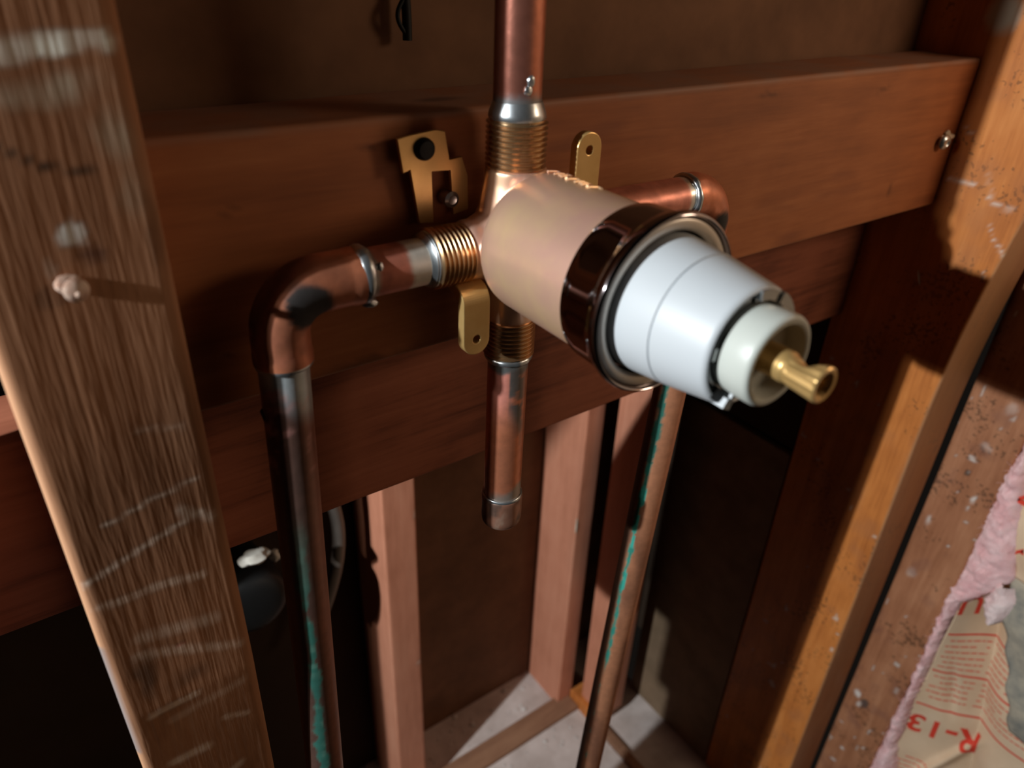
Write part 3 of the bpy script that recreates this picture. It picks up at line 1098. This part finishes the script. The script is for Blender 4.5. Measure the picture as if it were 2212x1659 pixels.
V, F = weld(arc_block(13.4, 16.5, 99.3, 104.6, 18, 58), arc_block(13.4, 16.2, 99.6, 104.6, 66, 92), arc_block(13.2, 15.0, 100.6, 104.6, 20, 95), arc_block(13.1, 14.2, 101.4, 104.8, 100, 180), arc_block(13.2, 15.0, 100.2, 104.6, 42, 46), arc_block(13.2, 15.0, 99.9, 104.6, 66, 70),
            arc_block(13.1, 14.0, 101.5, 104.8, 185, 240), arc_block(13.2, 14.8, 100.4, 104.6, 166, 180))
sub('spring_clip', V, F, M['clip'], ct, 'glossy grey clip in the groove', 20)
V, F = weld(arc_block(14.2, 17.0, 98.2, 107, 238, 249), arc_block(12.8, 16.2, 98.6, 102.5, 246, 249))
sub('locking_tab', V, F, M['white'], ct, 'small white tab sticking out')
V, F = weld(arc_block(13.0, 16.4, 100.1, 101.5, 222, 236), arc_block(14.4, 15.3, 100.25, 101, 140, 182))
sub('slot', V, F, M['black'], ct, 'black slot')


# brass stem
def stem_r(h, r, th):
    rr = np.full(len(th), r)
    if 8.5 < h < 17.5:
        rr = rr * (1 + .045 * np.cos(th * 12))
    cut = np.exp(-((h - 11.6) / 2.6) ** 2)
    ang = np.cos(th - 4.2)
    return rr * (1 - .55 * cut * np.clip(ang, 0, 1) ** 1.5)


prof = [(0, 4.3)] + [(h, 4.25 if h < 8 else 3.95 + .08 * (h - 8)) for h in np.arange(.5, 17.1, .5)] + [(17.5, 4.75), (17.8, 4.4), (17.6, 3.4), (16.0, 2.4), (14.5, 2.2), (14.4, 0)]
V, F = lathe((AX, 95.6, AZ), (0, -1, 0), prof, 72, stem_r)
tag(put('stem', V, F, M['brass'], vt, angle=35), 'notched brass stem')


# mounting ears
def ear(cx, ztip, zroot, upw, lab, yf=195.0, w_=10.2, th=3.8):
    """rounded brass lug with a screw hole, bent back towards the wall at its root"""
    h = w_ / 2
    L_ = abs(zroot - ztip)
    pts = [(-h, L_ + 14), (-h, h)] + [(-h * math.cos(t), h - h * math.sin(t)) for t in np.linspace(0, PI, 20)[1:-1]] + [(h, h), (h, L_ + 14)]
    dense = []
    for p, q in zip(pts, pts[1:] + pts[:1]):
        n = max(1, int(np.hypot(q[0] - p[0], q[1] - p[1]) / .8))
        for i in range(n):
            dense.append((p[0] + (q[0] - p[0]) * i / n, p[1] + (q[1] - p[1]) * i / n))

    def place(u, v, wv):
        y = yf + th / 2 + wv
        z = ztip + (v if upw else -v)
        return (cx + (u if upw else u), y, z)
    V, F = poly_plate(dense, [circle(0, h + .6, 1.9, 20)], th, place, .35)
    # subdivide along the length is already given by the dense outline: bend the root back
    out = []
    R = 6.0
    for x, y, z in V:
        s = (z - ztip) if upw else (ztip - z)
        if s > L_:
            t = (s - L_) / R
            e = max(0, t - 1.25)
            t = min(t, 1.25)
            k = (y - yf - R)
            rad = R - (y - yf)
            yy = yf + R - rad * math.cos(t) + e * R * math.sin(1.25) * 1.0
            zz = L_ + rad * math.sin(t) + e * R * math.cos(1.25)
            y = yy
            z = ztip + (zz if upw else -zz)
        out.append((x, y, z))
    if not upw:
        F = [f[::-1] for f in F]
    return tag(put('mounting_ear', np.array(out), F, M['brass'], vt, smooth=False), lab)


ear(129.8, -127.3, -108.0, True, 'lower brass lug with a screw hole')
ear(175.3, -55.2, -76, False, 'upper brass lug with a screw hole')

# raised casting marks on the barrel
parts = []
def mark(pts):
    v, f, _, _ = sweep(np.array([(AX + 24.0 * math.cos(math.radians(a)), y, AZ + 24.0 * math.sin(math.radians(a))) for y, a in pts]), .5, 6)
    parts.append((v, f))


for k in range(7):
    y0 = 189.5 - 3.4 * k
    kind = k % 3
    mark([(y0, a) for a in np.linspace(86, 76, 5)])
    if kind != 1:
        mark([(y0 - 2.2 * t, 76 + 9 * t * (1 if kind else .2)) for t in np.linspace(0, 1, 5)])
    if kind == 1:
        mark([(y0 - 1.9, a) for a in np.linspace(85, 77, 5)])
for k in range(3):
    mark([(187.5 - 2.8 * t, 70 - 4.2 * k + 1.5 * t) for t in np.linspace(0, 1, 5)])
V, F = weld(*parts)
tag(put('casting_mark', V, F, M['brassbody'], vt), 'raised worn casting marks')

# ------------------------------------------------------------------ brass bracket behind the valve
bt = thing('pipe_bracket', (125, 218, -68), 'flat brass bracket held by a black screw on the red-brown board', 'bracket')
outl = [(113.0, -55.4), (114.6, -66.0), (117.2, -65.2), (120.6, -84), (125.8, -84.6), (125.0, -66.8), (132.7, -67.2), (134.2, -83), (139.9, -82), (139.2, -70.0), (136.8, -63.6), (131.9, -64.0), (130.2, -54.6), (127, -53.9), (117, -54.8)]
V, F = poly_plate(outl, [], 1.6, lambda u, v, wv: (u, 217.0 + wv, v), .2)
V[:, 1] += np.maximum(0, -(V[:, 2] + 66)) * .05
tag(put('plate', V, F, M['brass'], bt, angle=30), 'matt yellow brass plate')
V, F = lathe((122.2, 222.2, -59.2), (0, -1, 0), [(0, 3.6), (6.2, 3.7), (7.4, 3.5), (8.4, 2.8), (9.0, 0)], 32)
put('screw', V, F, M['black'], bt)['label'] = 'black screw head'
V, F = lathe((133.0, 222.4, -77.6), (0, -1, 0), [(0, 2.4), (4, 2.4), (4.6, 3.0), (6, 2.8), (6.6, 1.6), (6.2, 0)], 32)
put('screw', V, F, M['steel'], bt)['label'] = 'silver screw head'

# ------------------------------------------------------------------ small fixings
V, F = lathe((482, 222.6, -94.6), (-.25, -1, .0), [(0, 1.6), (3.0, 1.6), (3.2, 4.2), (4.2, 4.3), (5.0, 3.6), (5.5, 2.2), (5.1, 1.4), (4.8, 0)], 28)
sc = tag(put('screw', V, F, M['steel'], base=(482, 222.6, -94.6)), 'silver screw head in the red-brown board, close to the orange stud', 'screw')
V, F = weld(ball((489.5, 221.8, -93.0), (6.5, 1.8, 2.2), 21, .5), ball((486, 221.4, -90.0), (2.5, 1.6, 1.8), 22, .5))
tag(put('splinter', V, F, M['splinter'], base=(489, 222, -93)), 'pale torn wood fibres beside the silver screw head', 'splinter')
V, F = weld(lathe((12.8, 197.4, -76.6), (.15, -1, .1), [(0, 1.2), (2.4, 1.2), (2.6, 2.9), (3.3, 3.0), (4.0, 2.3), (4.3, 0)], 24), ball((12.3, 197.0, -75.4), (3.2, .8, 2.8), 25, .4), ball((13.4, 192.9, -77.0), (.8, .5, .8), 26, .1, 2))
tag(put('nail', V, F, M['nailhead'], base=(12.8, 196, -76.6)), 'plaster-crusted nail head standing out of the rough-sawn stud', 'nail')
V, F = ball((500, 215.7, -184.8), (.7, .8, 4.6), 27, .3)
V[:, 1] += (V[:, 2] + 184.8) * .45
tag(put('splinter', V, F, M['splinter'], base=(500, 215.7, -184.8)), 'pale splinter on the orange stud beside the valve shadow', 'splinter')

# thin black wire above the board
pth = []
for t in np.linspace(0, 1, 26):
    pth.append((138.5 + 1.5 * t + .4 * math.sin(t * 9), 259 - 1.2 * t, 40 - 72 * t))
V1 = sweep(np.array(pth), 1.7, 12)
pth2 = [(139.6 - 3.2 * math.sin(PI * t), 257.5, -30 + 12 * t) for t in np.linspace(0, 1, 16)]
V2 = sweep(np.array(pth2), .8, 10)
V, F = weld((V1[0], V1[1]), (V2[0], V2[1]))
tag(put('wire', V, F, M['black'], base=(139, 258, -30)), 'thin black wire hanging down the fibreboard above the board', 'wire')

# dark plumbing at the back, behind the left pipe
dt = thing('drain_pipe', (82, 440, -419), 'black plastic drain pipe end in the dark behind the sooty copper pipe', 'pipe')
V, F = lathe((82, 482.5, -419), (0, -1, 0), [(0, 0), (0, 21), (60, 21), (60, 0)], 48)
put('pipe', V, F, M['rubber'], dt)
V, F = lathe((82, 447, -419), (0, -1, 0), [(0, 21), (0, 25), (2, 26), (34, 26), (38, 25), (41, 22.5), (43, 18), (44, 11), (44.4, 0)], 48)
put('coupling', V, F, M['rubber'], dt)
V, F = weld(ball((89, 409, -376), (10, 7, 4.5), 31, .5), ball((104, 417, -388), (4, 5, 4), 32, .5))
for q in ():
    pass
tag(put('plaster_lump', V, F, M['plaster'], base=(89, 409, -380)), 'pale plaster lump caught on top of the black drain pipe end', 'plaster')
pth = [(119 + 44 * math.sin(PI * (.12 + .76 * t)), 440 + 4 * t, -313 - 198 * t) for t in np.linspace(0, 1, 40)]
V, F, _, _ = sweep(np.array(pth), 5.2, 20)
tag(put('cable', V, F, M['cable'], base=(160, 430, -500)), 'bowed grey cable in the dark behind the sooty copper pipe', 'cable')

# ------------------------------------------------------------------ insulation batt
it = thing('insulation_batt', (590, 60, -800), 'pink insulation batt with red-printed brown paper facing beside the corner stud', 'insulation')


def sheet(s, z):
    """point on the paper facing: s mm across from the stud, z height; pushed in along a crease, then out again"""
    s = np.asarray(s, float)
    z = np.asarray(z, float)
    yv = 101 + (z + 493) * .20
    L1 = np.hypot(34, 127 - yv)
    t = np.clip(s / L1, 0, 1)
    soft = 3.0
    x = 566 + 34 * t
    y = 127 - (127 - yv) * t
    e = np.maximum(0, s - L1)
    dirx, diry = -.60, -.80
    x = x + dirx * e + .012 * e ** 2 * (e < 25) + (e >= 25) * (.012 * 625 + .58 * (e - 25))
    y = y + diry * e
    # soft ripples and the folds near the bottom
    x = x + 1.6 * np.sin(s * .11 + z * .03) + 1.2 * np.sin(z * .09 + s * .05)
    fold = np.exp(-((s - 44 - (z + 640) * .5) / 5.0) ** 2) * sstep(-585, -625, z)
    x = x - 7 * fold
    x = x + 3.0 * np.exp(-((s - 26 + (z + 560) * .25) / 4.5) ** 2) * np.exp(-((z + 555) / 30) ** 2)
    return np.stack([x, y, z + 0 * s], -1)


def sheet_mesh(s0, s1, z0, z1, ds, dz, edge=None):
    ss = np.arange(s0, s1 + ds, ds)
    zz = np.arange(z0, z1 + dz, dz)
    A, B = np.meshgrid(ss, zz)
    if edge is not None:
        A = A + edge(B)
    P = sheet(A.ravel(), B.ravel())
    n = len(ss)
    F = [(j * n + i, j * n + i + 1, (j + 1) * n + i + 1, (j + 1) * n + i) for j in range(len(zz) - 1) for i in range(n - 1)]
    return P, F


def top_cut(B):
    return 0 * B


P, F = sheet_mesh(0, 150, -800, -437, 1.4, 1.6)
kf = put('facing', P, F, M['kraft'], it, smooth=True, angle=180)
so = kf.modifiers.new('t', 'SOLIDIFY')
so.thickness = .0004
so.offset = 0
kf['label'] = 'creased brown kraft paper with red print'
lift = .35


def on_sheet(s, z, h=lift):
    s = np.asarray(s, float)
    z = np.asarray(z, float)
    p = sheet(s, z)
    a = sheet(s + .3, z) - sheet(s - .3, z)
    b = sheet(s, z + .3) - sheet(s, z - .3)
    n = np.cross(a, b)
    n /= np.linalg.norm(n, axis=-1)[:, None]
    n = np.where(n[:, :1] > 0, -n, n)
    return p + n * h


def strip_on_sheet(s0, s1, z0, z1, th_):
    n = max(2, int(abs(s1 - s0) / 1.2) + 1)
    ss = np.linspace(s0, s1, n)
    zz = np.linspace(z0, z1, n)
    top = on_sheet(ss, zz + th_ / 2)
    bot = on_sheet(ss, zz - th_ / 2)
    V = np.concatenate([top, bot])
    F = [(i, i + 1, n + i + 1, n + i) for i in range(n - 1)]
    return V, F


parts = []
for z in (-490, -536, -580):
    parts.append(strip_on_sheet(2, 118, z, z - 4, 2.0))
V, F = weld(*parts)
o = put('rule', V, F, M['ink'], it)
o.parent = kf
o['label'] = 'printed red rules'
parts = []
for z0, z1 in ((-497, -530), (-543, -574), (-652, -700)):
    nl = int((z0 - z1) / 6.4) + 1
    for i in range(nl):
        z = z0 - i * 6.4
        for s0, s1 in ((3, 40), (44, 112)):
            s = s0 + rng.uniform(0, 5)
            while s < s1:
                ln_ = rng.uniform(2.5, 8)
                e = min(s + ln_, s1)
                if rng.random() < .93:
                    parts.append(strip_on_sheet(s, e, z - .03 * s, z - .03 * e, 1.2))
                s += ln_ + 1.1
V, F = weld(*parts)
o = put('small_print', V, F, M['ink'], it)
o.parent = kf
o['label'] = 'rows of tiny blurred red print'
o['kind'] = 'stuff'


def lettering(text, s_start, z_base, size, name, mat=None, flip=True, gap=1.0, host=None):
    """red print laid on the paper; the batt hangs upside down, so the words do too"""
    cu = bpy.data.curves.new('tmp', 'FONT')
    cu.body = text
    cu.size = 1
    cu.offset = .022
    cu.resolution_u = 3
    cu.space_character = gap
    o = bpy.data.objects.new('tmp', cu)
    C.objects.link(o)
    dg = bpy.context.evaluated_depsgraph_get()
    me = bpy.data.meshes.new_from_object(o.evaluated_get(dg))
    bpy.data.objects.remove(o)
    bm = bmesh.new()
    bm.from_mesh(me)
    bpy.data.meshes.remove(me)
    bmesh.ops.triangulate(bm, faces=bm.faces[:])
    for _ in range(4):
        es = [e for e in bm.edges if e.calc_length() * size > 2.2]
        if es:
            bmesh.ops.subdivide_edges(bm, edges=es, cuts=1)
            bmesh.ops.triangulate(bm, faces=bm.faces[:])
    Q = np.array([v.co for v in bm.verts])
    bm.verts.index_update()
    F = [tuple(v.index for v in f.verts) for f in bm.faces]
    bm.free()
    Q[:, :2] *= size
    w_ = Q[:, 0].max()
    s = s_start + (w_ - Q[:, 0])
    z = z_base - Q[:, 1]
    V = on_sheet(s, z, lift + .1)
    o = put(name, V, F, mat or M['ink'], it, smooth=False)
    o.parent = kf
    return o


lettering('R-13', 2.5, -596, 33, 'lettering', gap=1.02)['label'] = 'red print reading R-13, upside down'
lettering('U', 1.0, -447, 29, 'lettering')['label'] = 'part of a red printed letter'

# second flap of facing higher up, yellowed and torn
def flap(z0, z1, s1, ripple, dx):
    zz = np.arange(z0, z1, 2.5)
    ss = np.arange(0, s1, 2.5)
    A, B = np.meshgrid(ss, zz)
    edge = np.interp(B, [-560, -508, -445, -406, -338, -310, 0], [52, 70, 96, 103, 126, 131, 131]) + 1.5 * np.sin(B * .21)
    X = 565 + dx - .12 * A + ripple * np.sin(B * .09 + A * .07)
    P = np.stack([X.ravel(), (edge - A).ravel(), B.ravel()], 1)
    n = len(ss)
    return P, [(j * n + i, j * n + i + 1, (j + 1) * n + i + 1, (j + 1) * n + i) for j in range(len(zz) - 1) for i in range(n - 1)]


for z0, z1, mt_, lb, dx in ((-404, 200, 'kraft', 'loose upper flap of brown facing', -1.5), (-540, -404, 'kraft_back', 'grey-green stained torn flap of facing', 0)):
    P, F = flap(z0, z1, 125, 1.5, dx)
    k2 = put('facing', P, F, M[mt_], it, angle=180)
    so = k2.modifiers.new('t', 'SOLIDIFY')
    so.thickness = .0004
    k2['label'] = lb
    if mt_ == 'kraft':
        upper_flap = k2
parts = []
for c, sz in (((126, -338), 1), ((109, -376), 1)):
    for (a, b) in (((0, 3), (-9, 14)), ((-9, 14), (-18, 2)), ((-3, 6), (-14, 6))):
        q = np.array([(561.0, c[0] + a[0] + (b[0] - a[0]) * f, c[1] - 8 + a[1] + (b[1] - a[1]) * f) for f in np.linspace(0, 1, 5)])
        V1 = np.concatenate([q + (0, 0, 1.9), q - (0, 0, 1.9)])
        parts.append((V1, [(i, i + 1, 6 + i, 5 + i) for i in range(4)]))
V, F = weld(*parts)
o = put('lettering', V, F, M['ink'], it)
o.parent = upper_flap
o['label'] = 'cut-off red printed letters'
o['kind'] = 'stuff'


# fibreglass fluff: a pillow squeezed between stud and paper, spilling over the stud edge
def fluff(zs, ws, lo, seed, mat, name, dens=1.5):
    """zs heights, ws widths, lo start in y; puffed ribbon facing the room side"""
    zf = np.arange(zs[0], zs[-1], dens)
    wf = np.interp(zf, zs, ws)
    yf = np.interp(zf, zs, lo)
    n = 30
    P, F = [], []
    for j, z in enumerate(zf):
        for i in range(n):
            t = i / (n - 1)
            P.append((0, yf[j] - wf[j] * t, z, t))
    P = np.array(P)
    t = P[:, 3]
    Q = P[:, :3]
    bul = np.sin(PI * np.clip(t, 0, 1)) ** .6
    n1 = vnoise(Q, .10, seed, 4)
    n2 = vnoise(Q, .42, seed + 3, 3)
    x = 567 - 9.5 * bul * (.55 + .7 * n1) - 2.6 * n2 * bul + 6 * (t > .97)
    y = Q[:, 1] + (n2 - .5) * 5 * (1 - .3 * t) + (vnoise(Q, (.1, .1, .1), seed + 5) - .5) * 6 * (1 - t)
    z = Q[:, 2] + (vnoise(Q, .3, seed + 7) - .5) * 3
    V = np.stack([x, y, z], 1)
    for j in range(len(zf) - 1):
        for i in range(n - 1):
            F.append((j * n + i, j * n + i + 1, (j + 1) * n + i + 1, (j + 1) * n + i))
    o = put(name, V, F, mat, it, angle=180)
    return V, o


Vf, fo = fluff([-800, -720, -692, -640, -580, -520, -475, -450, -430, -406, -372, -338, -300, -260], [42, 34, 24, 13, 9, 9, 10, 14, 27, 38, 30, 18, 9, 5],
               [136, 136, 136, 135.5, 135.5, 136, 138, 139, 139, 139, 139, 138, 135, 134], 201, M['fluff'], 'fibreglass')
fo['label'] = 'fluffy pink fibreglass'
Vw, fw_ = fluff([-453, -446, -436, -424, -412], [8, 17, 22, 22, 10], [108, 112, 114, 114, 110], 221, M['fluff_white'], 'fibreglass')
fw_.data.transform(Matrix.Translation((.002, 0, 0)))
fw_['label'] = 'whitish torn fibreglass'
# loose fibres along its edge
parts = []
idx = rng.choice(len(Vf), 420, replace=False)
for i in idx:
    p = Vf[i]
    d = np.array([rng.normal(-.5, .3), rng.normal(.4, .6), rng.normal(0, .8)])
    d /= np.linalg.norm(d)
    L_ = rng.uniform(2, 6)
    bnd = rng.normal(0, 1, 3) * .8
    pts = np.array([p + d * L_ * f + bnd * f * f for f in np.linspace(0, 1, 4)])
    v, f, _, _ = sweep(pts, [.14, .12, .1, .06], 4, False)
    parts.append((v, f))
V, F = weld(*parts)
o = put('fibres', V, F, M['fluff'], it)
o['kind'] = 'stuff'

for ob in list(bpy.data.objects):
    if '_b' in ob:
        del ob['_b']
